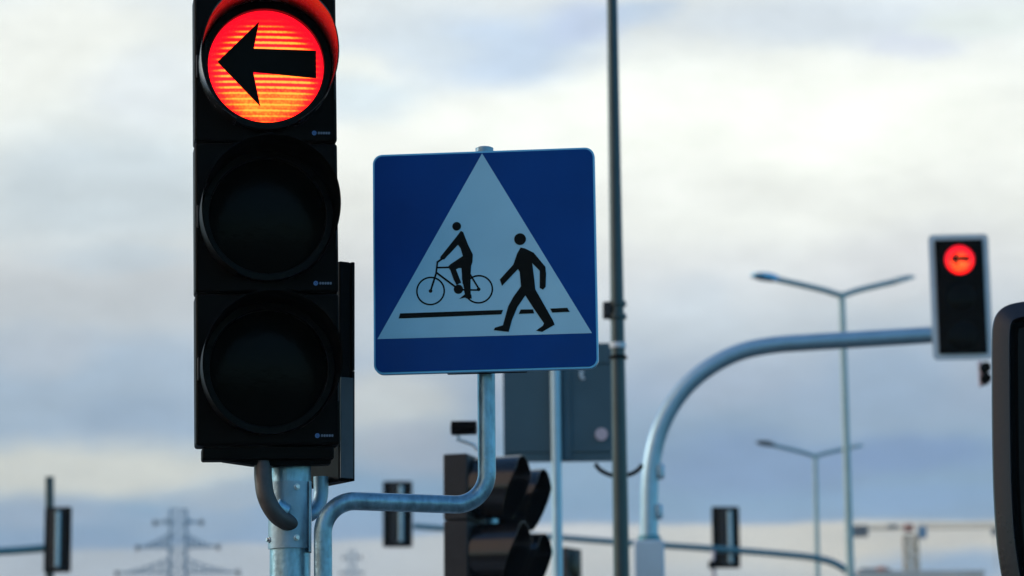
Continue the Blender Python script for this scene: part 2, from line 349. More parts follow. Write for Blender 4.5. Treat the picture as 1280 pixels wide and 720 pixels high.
def visor(bm, cx, cz, r0, r1, ln, y0=-.02, thick=.003, a0=-62, a1=242, n=72, low=.35):
    """tunnel hood towards -y, full length on top and cut back towards its open lower edge"""
    V = []
    for k in range(n+1):
        a = R(a0+(a1-a0)*k/n); s = (math.sin(a)+1)/2
        l = ln*(low+(1-low)*min(1, s*1.35)**1.1); row = []
        for q in (0, .25, .5, .75, 1):
            rr = r0+(r1-r0)*q; row.append((rr, y0-l*q))
        pts = [(rr+thick, y) for rr, y in row]+[(rr, y) for rr, y in row[::-1]]
        V.append([bm.verts.new((cx+rr*math.cos(a), y, cz+rr*math.sin(a))) for rr, y in pts])
    m = len(V[0])
    for k in range(n):
        for j in range(m): bm.faces.new((V[k][j], V[k][(j+1) % m], V[k+1][(j+1) % m], V[k+1][j]))
    bm.faces.new(V[0]); bm.faces.new(V[-1][::-1])
def frame(loc, yaw, tilt=0, pitch=0):
    """yaw>0 turns the face (local -y) to the right of the picture"""
    return Matrix.Translation(Vector(loc)) @ Matrix.Rotation(R(yaw), 4, 'Z') @ Matrix.Rotation(R(tilt), 4, 'Y') @ Matrix.Rotation(R(pitch), 4, 'X')

ARROW = [(-.124, .009), (-.0165, .116), (-.031, .0445), (.128, .0415), (.128, -.031), (-.033, -.0165), (-.0155, -.106)]
def section(parent, cz, W=.378, H=.404, D=.12, r=.156, hood=.24, lens='lens_dark', arrow=False, mark=False, gap=.0035, rv=.1755, y=0, detail=True, hoodmat='hood', bodymat='black', r1=None, low=.35):
    bm = B(); box(bm, (0, y+D/2, 0), (W, D, H-gap)); s = build('lamp_section', bm, bodymat, parent, bevel=.008); s.location = (0, 0, cz)
    if detail:
        bm = B(); ring(bm, 0, 0, r-.002, rv-.001, y-.030, y-.001); build('lens_ring', bm, 'ring', s, bevel=.003)
    bm = B(); disc(bm, 0, 0, r, y-.003, .014); build('lens', bm, lens, s)
    if arrow:
        bm = B(); k = r/.15*(1 if detail else .8); prism(bm, [(x*k, z*k) for x, z in ARROW], y-.024, y-.019); build('arrow', bm, 'sign_black', s, smooth=False)
    if hood:
        bm = B(); visor(bm, 0, 0, rv, r1 or rv+.001, hood, y0=y-.003, low=low); build('visor', bm, hoodmat, s)
    if mark:
        bm = B(); ring(bm, .128, -.176, .0028, .0062, y-.0015, y+.0005, 24); prism(bm, circ(.128, -.176, .0021, 12), y-.0015, y+.0005); build('emblem', bm, 'mark_blue', s)
        bm = B(); x = .1375
        for k in range(5):
            prism(bm, rrect(.0055, .0068, .0022, 3, x+.00275, -.176), y-.0013, y+.0005)
            x += .0068
        build('emblem_lettering', bm, 'mark_grey', s)
        bm = B(); prism(bm, circ(-.170, 0, .0055, 14), y-.006, y+.001); build('screw', bm, 'screw', s)
        bm = B(); box(bm, (-.1815, y-.006, .0), (.006, .011, .06)); build('latch', bm, 'dark_grey', s, bevel=.002)
        bm = B(); box(bm, (.1835, y-.004, -.06), (.004, .007, .05)); build('latch', bm, 'dark_grey', s, bevel=.002)
    return s

# ------------------------------------------------------------------ the setting
GZ = 0.0
def sheet(name, x0, x1, y0, y1, z, m, nx=1, ny=1):
    bm = B(); vs = [[bm.verts.new((x0+(x1-x0)*i/nx, y0+(y1-y0)*j/ny, z)) for i in range(nx+1)] for j in range(ny+1)]
    for j in range(ny):
        for i in range(nx): bm.faces.new((vs[j][i], vs[j][i+1], vs[j+1][i+1], vs[j+1][i]))
    return tag(build(name, bm, m, smooth=False), kind='structure')
sheet('ground', -2500, 2500, -2500, 2500, -.02, 'grass')
sheet('road', -60, 60, 8.6, 24, -.012, 'asphalt'); sheet('side_road', -5, 12, 24, 300, -.012, 'asphalt')
def slab(name, x0, x1, y0, y1, z0, z1, m):
    bm = B(); box(bm, ((x0+x1)/2, (y0+y1)/2, (z0+z1)/2), (x1-x0, y1-y0, z1-z0)); return tag(build(name, bm, m, bevel=.01, smooth=False), kind='structure')
slab('pavement', -60, 60, -6, 8.42, -.05, .11, 'pavement'); slab('kerb', -60, 60, 8.425, 8.58, -.05, .125, 'kerb')
slab('far_pavement', -60, -5.2, 24.2, 34, -.05, .11, 'pavement'); slab('far_kerb', -60, -5.2, 24.02, 24.19, -.05, .125, 'kerb')
bm = B()
for k in range(9): box(bm, (-6+k*1.0, 11.2, -.006), (.5, 4.0, .004))
tag(build('crossing_markings', bm, 'line', smooth=False), kind='structure')

# ------------------------------------------------------------------ main post
D0 = 7.5
pp = P(363, 640, 7.66); PX, PY = pp.x, pp.y
def zat(py, Y, px=363): return P(px, py, Y).z
post = empty('signal_post', (PX, PY, .11), 'galvanised steel signal post with bolted hand plate below the big traffic light', 'post')
pz = lambda py: zat(py, PY)-.11
bm = B(); tube(bm, [(0, 0, 0), (0, 0, pz(110))], .054, 48); build('pipe', bm, 'galv', post)
bm = B(); prism(bm, rrect(.22, .22, .02), 0, .014); o = build('base_plate', bm, 'galv_plate', post); o.rotation_euler = (R(90), 0, 0); o.location = (0, 0, .014)
# hand plate: a curved sheet on the front of the pipe with four bolts
z0, z1 = pz(687), pz(604)
bm = B(); V = []
for k in range(25):
    a = R(192+(335-192)*k/24); V.append([bm.verts.new((rr*math.cos(a), rr*math.sin(a), z)) for rr, z in ((.0555, z0), (.059, z0), (.059, z1), (.0555, z1))])
for a, b in zip(V, V[1:]):
    for j in range(4): bm.faces.new((a[j], a[(j+1) % 4], b[(j+1) % 4], b[j]))
bm.faces.new(V[0]); bm.faces.new(V[-1][::-1])
pl = build('hand_plate', bm, 'galv_plate', post)
bm = B(); box(bm, (.054, -.022, (z0+z1)/2-.004), (.006, .03, z1-z0+.012)); build('plate_flange', bm, 'galv', post, bevel=.001)
for ang, z in ((205, z1-.012), (291, z1-.016), (205, z0+.024), (291, z0+.026)):
    bm = B(); d = Vector((math.cos(R(ang)), math.sin(R(ang)), 0)); b0 = d*.058+Vector((0, 0, z)); tube(bm, [b0, b0+d*.004], .0085, 20); tube(bm, [b0+d*.004, b0+d*.009], .0062, 6)
    build('bolt', bm, 'screw', pl, bevel=.0008)

# ------------------------------------------------------------------ main signal head
HM = frame(P(332, 84.5, D0), 8.6, -0.95, 2.5)
head = empty('traffic_signal', HM, 'large black three-lamp traffic light with glowing red left arrow beside the blue sign', 'traffic light')
section(head, 0, lens='red_led', arrow=True, mark=True, bodymat='black')
section(head, -.404, mark=True, hoodmat='black'); section(head, -.808, mark=True, hoodmat='black')
bm = B(); box(bm, (0, .05, -1.0285), (.345, .085, .034), taper=1.0); build('bottom_mount', bm, 'black_matte', head, bevel=.006)
bm = B(); prism(bm, [(-.12, -1.0460), (.165, -1.0460), (.165, -1.057), (.02, -1.061), (-.04, -1.058)], .02, .09); build('bottom_mount', bm, 'black_matte', head, bevel=.003)
bm = B(); box(bm, (0, .14, -.41), (.30, .04, 1.16)); build('rear_cover', bm, 'black_matte', head, bevel=.01)
inv = HM.inverted()
def brk(parent, pinv, pts, r, m='bracket'):
    bm = B(); tube(bm, [pinv @ p for p in smooth_path(pts, 8)], [r*(1 if i < 8*(len(pts)-1)-10 else 1-.035*(i-8*(len(pts)-1)+10)) for i in range(8*(len(pts)-1)+1)], 20); return build('bracket', bm, m, parent)
brk(head, inv, [P(329, 577, 7.585), P(329, 598, 7.575), P(333, 622, 7.57), P(345, 643, 7.58), P(362, 654, 7.61), P(376, 658, 7.66)], .0235)
bm = B(); tube(bm, [inv @ P(345, 632, 7.59), inv @ P(358, 640, 7.6)], .021, 20); build('bracket_joint', bm, 'galv', head)
for sx in (1,):
    brk(head, inv, [P(345, -40, 7.5)+Vector((0, .16, 0)), P(345, -40, 7.5)+Vector((0, .26, 0))], .022)

# second housing behind
SM = frame(P(425, 462, 7.70), 0)
ped = empty('pedestrian_signal', SM, 'narrow black signal housing mounted behind the big traffic light, right side showing', 'pedestrian signal')
Hh = .600; cx = Vector((-.559, .829, 0)); cy = Vector((.829, .559, 0))
def pprism(bm, a0, a1, b0, b1, z0, z1):
    vs = [bm.verts.new(cx*a+cy*b+Vector((0, 0, z))) for z in (z0, z1) for a, b in ((a0, b0), (a1, b0), (a1, b1), (a0, b1))]
    for f in ((0, 3, 2, 1), (4, 5, 6, 7), (0, 1, 5, 4), (1, 2, 6, 5), (2, 3, 7, 6), (3, 0, 4, 7)): bm.faces.new([vs[i] for i in f])
bm = B(); pprism(bm, 0.002, .20, 0, .036, -.300, .298); build('housing', bm, 'black', ped, bevel=.006)
bm = B(); pprism(bm, -.004, .0015, .001, .040, -.292, -.02); build('back_panel', bm, 'panel_grey', ped, bevel=.001)  # lower right side painted paler to look lit
bm = B(); pprism(bm, -.001, .20, .0365, .046, -.298, -.0005); build('door', bm, 'black', ped, bevel=.002)
bm = B(); pprism(bm, -.001, .20, .0365, .046, .0005, .298); build('door', bm, 'black', ped, bevel=.002)
pin = SM.inverted()
brk(ped, pin, [P(401, 596, 7.74), P(401, 618, 7.74), P(396, 634, 7.73), P(384, 645, 7.70), P(372, 648, 7.68)], .020, 'galv_plate')

# ------------------------------------------------------------------ crossing sign
SGN = frame(P(605.5, 325.5, 7.62), -5.5, -.25)
sgn = empty('crossing_sign', SGN, 'blue square crossing sign with pedestrian and cyclist in a white triangle, on a bent pipe', 'road sign')
sinv = SGN.inverted(); cl = sinv @ CAM_LOC
def S(px, py):   # point of the sign face seen at that place
    d = sinv.to_3x3() @ ray(px, py); t = (0-cl.y)/d.y; p = cl+d*t; return (p.x, p.z)
bm = B(); prism(bm, rrect(.600, .600, .026, 10), .0015, .022); pan = build('panel', bm, 'rim', sgn, bevel=.002)
bm = B(); prism(bm, rrect(.590, .590, .022, 10), -.0005, .0012); build('blue_face', bm, 'sign_blue', pan, smooth=False)
bm = B(); prism(bm, [S(602.6, 191.8), S(740, 416.5), S(471.8, 424)], -.0012, -.0007); build('white_triangle', bm, 'sign_white', pan, smooth=False)
A = lambda pts: [S(500+x/5.54, 270+y/5.54) for x, y in pts]
Wk = lambda pts: [S(600+x/5.146, 280+y/5.146) for x, y in pts]
PXM = 1/476.0
bm = B(); lay = [0]
def pf(poly):
    lay[0] += 1; prism(bm, poly, -.0015-.00006*lay[0], -.0013)
def stroke(a, b, wpx=2.0):
    (x0, z0), (x1, z1) = a, b; dx, dz = x1-x0, z1-z0; l = math.hypot(dx, dz); nx, nz = -dz/l*wpx*PXM/2, dx/l*wpx*PXM/2
    pf([(x0+nx, z0+nz), (x0-nx, z0-nz), (x1-nx, z1-nz), (x1+nx, z1+nz)])
for c in ((212, 520), (545, 508)):
    x, z = A([c])[0]; ring(bm, x, z, 16.5*PXM, 18.6*PXM, -.0016, -.0013, 48); pf(circ(x, z, 2.4*PXM, 16))
x, z = A([(405, 508)])[0]; pf(circ(x, z, 6.0*PXM, 24))
for a, b, wp in (((212, 520), (250, 400), 2.4), ((250, 400), (260, 318), 2.2), ((256, 322), (300, 292), 2.4), ((255, 358), (432, 355), 2.2), ((252, 392), (385, 492), 2.4),
                 ((405, 510), (550, 514), 2.0), ((486, 405), (552, 514), 2.2), ((430, 350), (440, 470), 2.0)):
    q = A([a, b]); stroke(q[0], q[1], wp)
x, z = A([(393, 72)])[0]; pf(circ(x, z, 5.6*PXM, 28))
pf(A([(422, 104), (438, 112), (470, 195), (505, 268), (502, 320), (492, 350), (430, 352), (438, 285), (420, 225), (402, 200), (305, 302), (278, 296), (282, 282), (395, 140)]))
pf(A([(440, 275), (490, 320), (378, 375), (345, 372), (334, 352), (350, 335)]))
pf(A([(338, 345), (380, 350), (424, 462), (392, 478), (372, 440)]))
pf(A([(428, 330), (494, 335), (488, 420), (490, 548), (455, 548), (430, 440)]))
pf(A([(412, 574), (448, 544), (494, 544), (497, 572), (470, 574), (450, 566)]))
build('cyclist_symbol', bm, 'sign_black', pan, smooth=False); bm = B()
x, z = Wk([(258, 98)])[0]; pf(circ(x, z, 7.5*PXM, 32))
pf(Wk([(262, 152), (240, 190), (215, 262), (128, 358), (142, 398), (245, 290), (256, 310), (264, 402), (215, 470), (182, 530), (148, 652), (96, 668), (90, 683), (185, 694), (205, 620), (240, 535), (292, 460),
       (340, 535), (412, 640), (405, 655), (362, 686), (400, 694), (480, 648), (470, 622), (356, 420), (350, 360), (336, 252), (385, 302), (385, 412), (405, 423), (422, 405), (425, 320), (420, 275), (345, 185), (290, 158)]))
G = lambda pts: [S(450+x/4.129, 320+y/4.129) for x, y in pts]
build('pedestrian_symbol', bm, 'sign_black', pan, smooth=False); bm = B()
pf(G([(208, 297), (738, 279), (730, 301), (200, 323)])); pf(G([(830, 277), (893, 276), (899, 296), (820, 299)])); pf(G([(982, 272), (1070, 268), (1082, 288), (992, 292)]))
build('ground_line', bm, 'sign_black', pan, smooth=False)
# bent pipe behind the sign and out to the post
Yp = 7.685; top = sinv @ P(605, 181, Yp)
path = [P(405, 1020, 7.62), P(403.5, 628, 7.60), P(609, 632, 7.69), P(609.5, 600, 7.69), P(605.5, 186, 7.68)]
path = [path[0], P(403.5, 625, 7.60), P(609, 632, 7.69), path[-1]]
wp = fillet([sinv @ p for p in path], .085, 14)
bm = B(); tube(bm, wp, .0240, 36); build('bent_pipe', bm, 'galv', sgn)
bm = B(); tp = wp[-1]; tube(bm, [tp+Vector((0, 0, -.010)), tp+Vector((0, 0, .001)), tp+Vector((0, 0, .004))], [.0245, .0245, .018], 28); build('pipe_cap', bm, 'galv_plate', sgn)
for zz in (-.285, .2):
    bm = B(); box(bm, (0, .035, zz), (.215, .022, .030)); ring_c = 0; build('clamp', bm, 'black_matte', sgn, bevel=.003)
bm = B()
for z in (1.35, 1.0):
    bm = B(); bar(bm, sinv @ Vector((PX+.02, PY, z)), sinv @ Vector((P(405, 1020, 7.62).x, 7.62, z)), .05, .02); build('post_clamp', bm, 'galv_plate', sgn)

# ------------------------------------------------------------------ tall dark mast
YM = 18.0
a = P(777, 720, YM); b = P(765, 0, YM); dx = (b.x-a.x)/(b.z-a.z)
base = Vector((a.x-dx*a.z, YM, -.02)); mast = empty('lamp_mast', base, 'tall dark tapered steel mast rising past the right edge of the blue sign', 'mast')
def on(z): return Vector((dx*z, 0, z))
ra, rb = 10.2/FPX*YM, 7.0/FPX*YM; sl_ = (rb-ra)/(b.z-a.z)
bm = B(); tube(bm, [on(z) for z in (0, 2, 4, 6, 8, 9.5)], [ra+sl_*(z-a.z) for z in (0, 2, 4, 6, 8, 9.5)], 32); build('shaft', bm, 'mast', mast)
for py, hh, m_, ex in ((428, 7, 'white_paint', 1.14), (376, 6, 'mast', 1.35), (392, 6, 'mast', 1.35), (443, 4, 'black', 1.3)):
    z = P(770, py, YM).z; h_ = hh/FPX*YM; rr = (ra+sl_*(z-a.z))*ex
    bm = B(); tube(bm, [on(z-h_/2)-Vector((0, 0, 0)), on(z+h_/2)], rr, 28); build('band', bm, m_, mast, bevel=.002)
z = P(770, 384, YM).z; bm = B(); box(bm, on(z)+Vector((-.065, 0, 0)), (.05, .09, .10)); build('junction_bracket', bm, 'dark_grey', mast, bevel=.008)
bm = B()
for sgn_ in (-1, 1):
    q = [Vector((on(0).x, 0, 0))]
pts = [P(x, y, YM+.10)-base for x, y in ((744, 580), (751, 588), (764, 594), (778, 595), (790, 592), (798, 587), (803, 581))]
tube(bm, smooth_path(pts, 5), .014, 14); build('hook_strap', bm, 'black_matte', mast)

# ------------------------------------------------------------------ road sign seen from behind
YB = 19.0
pb = P(697, 700, YB); bs = empty('road_sign', (pb.x, YB, -.02), 'grey back of a rectangular road sign on a pale post behind the blue sign', 'road sign')
o3 = Vector((pb.x, YB, -.02))
bx = lambda px, py, y=0: P(px, py, YB+y)-o3
z0 = bx(697, 576).z; z1 = bx(697, 428).z; xl = bx(629, 500).x; xs = bx(703, 500).x; xr = bx(769, 500).x
bm = B(); prism(bm, rrect(xr-xl, z1-z0, .02, 6, (xl+xr)/2, (z0+z1)/2), .045, .062); pn = build('panel', bm, 'sign_back', bs, bevel=.002)
bm = B()
for zc in (z0+.08, z1-.12):
    bm = B(); box(bm, ((xl+xr)/2, .038, zc), ((xr-xl)*.92, .012, .03)); build('cross_rail', bm, 'sign_back', pn)
bm = B(); box(bm, (xs+.03, .036, (z0+z1)/2), (.05, .016, z1-z0-.02)); build('stiffener', bm, 'sign_back', pn)
bm = B(); prism(bm, circ(bx(752, 542).x, bx(752, 542).z, .042, 24), .028, .043); build('sticker', bm, 'pale_dot', pn)
bm = B(); q = bx(728, 468); prism(bm, [(q.x-.018, q.z+.03), (q.x+.012, q.z+.03), (q.x+.002, q.z+.004), (q.x+.02, q.z-.028), (q.x-.004, q.z-.03), (q.x-.02, q.z)], .028, .043); build('sticker', bm, 'white_paint', pn)
bm = B(); tube(bm, [(0, 0, 0), (0, 0, z1+.03)], .034, 28); build('pole', bm, 'galv_paint', bs)

# ------------------------------------------------------------------ pair of hooded signals seen from the side
def head3(name, loc, yaw, label, group, n=3, hoodmat='hood_worn', hood=.25, low=.62, **kw):
    e = empty(name, frame(loc, yaw), label, 'traffic light', group)
    for k in range(n): section(e, -.345*k, W=.34, H=.345, D=.13, r=.145, rv=.160, r1=.166, hood=hood, hoodmat=hoodmat, bodymat='dark_grey', low=low, **kw)
    return e
YA = 15.0
def face_center(px, py, Y): return P(px, py, Y)
hA = head3('traffic_signal', P(596, 612, YA), 74, 'dark hooded traffic light facing right below the blue sign, front one of the pair', 'pair of side-facing hooded signals', 3)
hB = head3('traffic_signal', P(624, 628, YA+.5), 74, 'dark hooded traffic light half hidden behind the hooded one under the blue sign', 'pair of side-facing hooded signals', 3)
bm = B(); q0 = P(611, 600, YA+.25); tube(bm, [(0, 0, 0), (0, 0, q0.z+.02)], .05, 24); sp = build('signal_post', bm, 'galv', None); sp.location = (q0.x, q0.y, -.02)
tag(sp, 'steel post carrying the pair of side-facing hooded traffic lights', 'post')
# little camera on top of head A
cm = empty('detector_camera', P(580, 536, YA), 'small black cylindrical camera on top of the side-facing hooded traffic light', 'camera')
bm = B(); tube(bm, [(-.065, 0, 0), (.065, -.02, 0)], .034, 24); build('body', bm, 'black_matte', cm, bevel=.003)
bm = B(); box(bm, (0, -.01, .034), (.135, .06, .005)); build('sun_shield', bm, 'hood', cm, bevel=.003)
bm = B(); box(bm, (-.03, 0, -.04), (.02, .02, .05)); tube(bm, [(-.03, 0, -.055), (.05, 0, -.085), (.07, 0, -.115)], .010, 12); build('mount', bm, 'white_paint', cm)

# ------------------------------------------------------------------ big mast arm on the right with red signal
YG = 25.2
cb = P(812, 690, YG); g = empty('mast_arm_pole', (cb.x, YG, -.02), 'pale blue steel mast arm curving over to the red signal on the right', 'mast arm')
o4 = Vector((cb.x, YG, -.02))
zc = P(810, 674, YG).z
bm = B(); box(bm, (-.01, 0, zc/2), (.265, .265, zc)); build('column', bm, 'column_paint', g, bevel=.018)
bm = B(); tube(bm, [(0, 0, zc), (0, 0, zc+.05)], .1, 32); build('collar', bm, 'teal_steel', g, bevel=.006)
ap = [(811.5, 672), (811.5, 640), (812.5, 600), (817, 565), (826, 534), (841, 505), (862, 479), (890, 457), (925, 440), (965, 431.5), (1010, 428), (1060, 425), (1110, 422), (1175, 418)]
pts = smooth_path([P(x, y, YG)-o4 for x, y in ap], 6)
n_ = len(pts); rs = [.079-(.079-.073)*i/(n_-1) for i in range(n_)]
bm = B(); tube(bm, pts, rs, 32); build('arm', bm, 'galv_paint', g)
for q in ((818, 590), (816, 640)):
    v = P(*q, YG)-o4; bm = B(); box(bm, v+Vector((.055, -.03, 0)), (.06, .09, .13)); build('conduit_cover', bm, 'galv_paint', g, bevel=.02)
gs_ = empty('traffic_signal', frame(P(1201.5, 370, YG-.12), -2, -.3), 'pale-edged traffic light with lit red arrow at the end of the mast arm', 'traffic light')
wB, hB_ = 76/FPX*YG, 161/FPX*YG
bm = B(); prism(bm, rrect(wB, hB_, .045, 8), .03, .05); bb = build('backboard', bm, 'white_paint', gs_, bevel=.003)
bm = B(); prism(bm, rrect(wB-.105, hB_-.10, .012, 5), .018, .029); build('black_field', bm, 'black_matte', bb)
for k in range(3):
    section(gs_, .325-.335*k, W=.34, H=.33, D=.012, r=.128, rv=.145, hood=.0, lens='red_led_far' if k == 0 else 'lens_dark', arrow=(k == 0), y=.005, bodymat='black_matte', detail=False)
bm = B(); box(bm, (0, .12, 0), (.30, .14, .95)); build('rear_housing', bm, 'black', gs_, bevel=.01)
dc = empty('detector_camera', P(1231, 467, YG-.1), 'tiny black twin detector hanging under the mast arm signal', 'camera')
bm = B()
for dz in (.045, -.05): tube(bm, [(.0, -.09, dz), (.0, .06, dz)], .047, 20)
build('body', bm, 'black_matte', dc, bevel=.003)
bm = B(); box(bm, (-.035, .02, .0), (.03, .06, .22)); build('mount', bm, 'pale_dot', dc, bevel=.004)

# ------------------------------------------------------------------ far mast arm with two signals seen from behind
YF = 57.0
F = lambda px, py, Y=YF: P(px, py, Y)
fb = F(1078, 760); fm_ = empty('mast_arm_pole', (fb.x, YF, -.02), 'far teal mast arm running low across the picture with two signals on it', 'mast arm')
o5 = Vector((fb.x, YF, -.02)); zb = F(1080, 830).z
ap = [(1082, 800), (1077, 752), (1066, 722), (1047, 706), (1022, 698), (985, 693.5), (900, 686.5), (790, 679), (700, 672), (610, 665), (517, 657.5)]
pts = smooth_path([F(x, y)-o5 for x, y in ap], 6); pts = [Vector((pts[0].x, 0, 0))]+pts
rs = [.09]+[.075-(.02*i/len(pts)) for i in range(len(pts)-1)]
bm = B(); tube(bm, pts, rs, 20); build('arm', bm, 'teal_steel', fm_)
def rear_head(px, py, Y, yaw, label, group, hpx=80, wpx=36):
    e = empty('traffic_signal', frame(P(px, py, Y), 180+yaw), label, 'traffic light', group)
    W_, H_ = wpx/FPX*Y, hpx/FPX*Y
    bm = B(); prism(bm, rrect(W_, H_, .03, 5), .02, .04); build('backboard', bm, 'black', e)
    for k in range(3): section(e, H_*.31-H_*.31*k, W=W_*.62, H=H_*.3, D=.12, r=.13, rv=.14, hood=.22, y=-.1, detail=False)
    bm = B(); box(bm, (0, .09, 0), (.26, .09, H_*.9)); build('rear_housing', bm, 'dark_grey', e, bevel=.01)
    bm = B(); tube(bm, [(-.06, .17, -H_*.42), (-.06, .17, H_*.42)], .04, 16); build('mount_tube', bm, 'galv_paint', e)
    return e
GR = 'signals on far mast arms seen from behind'
rear_head(497, 643, YF+.35, 4, 'far signal seen from behind, on the mast arm end just left of the hooded pair', GR, 83, 37)
rear_head(907, 672, YF+.35, 6, 'far signal seen from behind, on the low mast arm below the street lamps', GR, 77, 35)
dt = empty('detector_camera', F(891, 706, YF-.2), 'small dark detector hanging below the low mast arm', 'camera')
bm = B(); box(bm, (0, 0, 0), (.16, .3, .14)); build('body', bm, 'black_matte', dt, bevel=.02)
bm = B(); tube(bm, [(0, 0, .06), (.03, .1, .28)], .025, 12); tube(bm, [(.02, 0, -.05), (.02, 0, -.3)], .04, 12); build('mount', bm, 'pale_dot', dt)
# left arm, reaching in from outside the picture
lf = P(-150, 700, YF-2); le = empty('mast_arm_pole', (lf.x, YF-2, -.02), 'teal mast arm with an upright end tube at the lower left edge', 'mast arm')
o6 = Vector((lf.x, YF-2, -.02)); Q = lambda px, py: P(px, py, YF-2)-o6
pts = [Q(-150, 700)]+smooth_path([Q(-150, 700), Q(-120, 693), Q(-60, 689.5), Q(0, 689), Q(60, 685)], 6); pts[0] = Vector((pts[1].x, 0, 0))
bm = B(); tube(bm, pts, .075, 16); build('arm', bm, 'teal_steel', le)
bm = B(); tube(bm, [Q(62, 725), Q(62, 596)], .085, 18); build('end_tube', bm, 'mast', le)
e = rear_head(73, 675, YF-2.45, -14, 'far signal seen from behind beside an upright tube at the lower left edge', GR, 82, 36)

# small signal between post and mast
hS = head3('traffic_signal', P(718, 706, 30), 62, 'small dark signal head low behind the pale sign post', None, 3, hood=0, detail=False)
bm = B(); q0 = P(714, 700, 30.25); tube(bm, [(0, 0, 0), (0, 0, q0.z)], .05, 16); sp = build('signal_post', bm, 'galv'); sp.location = (q0.x, q0.y, -.02); tag(sp, 'thin steel post under the small dark signal behind the sign post', 'post')

# ------------------------------------------------------------------ street lamps
def lamp(px0, pyt, pxb, pyb, Y, arms, label, pr=.055):
    t = P(px0, pyt, Y); bt = P(pxb, pyb, Y); s = (t.x-bt.x)/(t.z-bt.z); base = Vector((bt.x-s*bt.z, Y, -.02))
    e = empty('street_lamp', base, label, 'street lamp', 'twin-arm street lamps'); o = base
    bm = B(); tube(bm, [Vector((0, 0, 0)), (t-o)*.5, t-o], [pr*1.6, pr*1.25, pr], 20); build('pole', bm, 'lamp_arm', e)
    for (hx, hy, hw, dy, m_) in arms:
        tip = P(hx, hy, Y+dy)-o; top_ = t-o
        jn = top_.lerp(tip, 1-hw); bm = B(); tube(bm, smooth_path([top_-Vector((0, 0, .05)), top_.lerp(tip, .25)+Vector((0, 0, -.015)), jn+Vector((0, 0, 0))], 6), [.05]*13, 12)
        build('arm', bm, 'lamp_arm', e)
        d = (tip-jn); bm = B(); V = []
        sd_ = Vector((-d.y, d.x, 0)).normalized() if abs(d.x)+abs(d.y) > 0 else Vector((0, 1, 0))
        for q, wd, th in ((-.12, .05, .05), (0, .10, .10), (.45, .15, .10), (.85, .14, .06), (1, .08, .03)):
            c = jn+d*q
            V.append([bm.verts.new(c+sd_*wd*a_+Vector((0, 0, th*b_))) for a_, b_ in ((-1, -.4), (1, -.4), (1, .2), (.6, .6), (-.6, .6), (-1, .2))])
        for p_, q_ in zip(V, V[1:]):
            for k in range(6): bm.faces.new((p_[k], p_[(k+1) % 6], q_[(k+1) % 6], q_[k]))
        bm.faces.new(V[0]); bm.faces.new(V[-1][::-1]); build('lamp_head', bm, m_, e)
    return e
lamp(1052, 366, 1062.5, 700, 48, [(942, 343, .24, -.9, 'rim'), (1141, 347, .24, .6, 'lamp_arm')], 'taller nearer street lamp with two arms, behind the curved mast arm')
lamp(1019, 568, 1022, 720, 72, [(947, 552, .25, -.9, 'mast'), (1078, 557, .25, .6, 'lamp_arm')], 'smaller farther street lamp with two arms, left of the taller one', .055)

# ------------------------------------------------------------------ pylons, crane, building
def lattice_bar(bm, a, b, w0, w1, n, t):
    """square lattice mast between two points"""
    a = Vector(a); b = Vector(b)
    for k in range(n+1):
        q = k/n; c = a.lerp(b, q); w_ = (w0+(w1-w0)*q)/2; ring_ = [c+Vector((sx*w_, sy*w_, 0)) for sx, sy in ((-1, -1), (1, -1), (1, 1), (-1, 1))]
        for i in range(4): bar(bm, ring_[i], ring_[(i+1) % 4], t*.7)
        if k:
            for i in range(4):
                bar(bm, prev[i], ring_[i], t)
                bar(bm, prev[i], ring_[(i+1) % 4], t*.7); bar(bm, prev[(i+1) % 4], ring_[i], t*.7)
        prev = ring_
def pylon(px, pyt, Y, label, arms, w_top):
    t = P(px, pyt, Y); e = empty('electricity_pylon', (t.x, Y, -.02), label, 'pylon', 'electricity pylons on the horizon')
    H = t.z; s = FPX/Y
    bm = B(); zlow = H*.62; lattice_bar(bm, (0, 0, zlow), (0, 0, H), w_top*1.15, w_top, 9, .12); lattice_bar(bm, (0, 0, 0), (0, 0, zlow), w_top*3.4, w_top*1.15, 7, .15); build('tower', bm, 'lattice', e)
    for py, half, th in arms:
        z = P(px, py, Y).z; hw = half/s; h0 = th/s
        for sx in (-1, 1):
            bm = B(); root = w_top/2; n = 6; pa = None
            for k in range(n+1):
                q = k/n; x = sx*(root+(hw-root)*q); zt = z+h0*(1-q)**1.6; pts_ = [(Vector((x, yy*(1-q), z)), Vector((x, yy*(1-q), zt))) for yy in (-w_top/2, w_top/2)]
                for lo, hi in pts_:
                    if (hi-lo).length > .05: bar(bm, lo, hi, .11)
                if pa:
                    for (l0, h0_), (l1, h1) in zip(pa, pts_): bar(bm, l0, l1, .11); bar(bm, h0_, h1, .11); bar(bm, l0, h1, .07)
                pa = pts_
            ar = build('cross_arm', bm, 'lattice', e)
            bm = B(); tube(bm, [(sx*hw*.97, 0, z+.3), (sx*hw*.97, 0, z-.35)], .26, 10); build('insulator', bm, 'ballast', ar)
    return e
pylon(223, 637, 350, 'larger pale lattice electricity pylon on the left horizon, below the sky gap', [(653, 30, 4), (684, 52, 17), (716, 78, 18)], 1.9)
pylon(440, 688, 560, 'smaller lattice electricity pylon between the bent pipe and far signal', [(697, 11, 2), (716, 14, 4), (732, 18, 5)], 1.3)

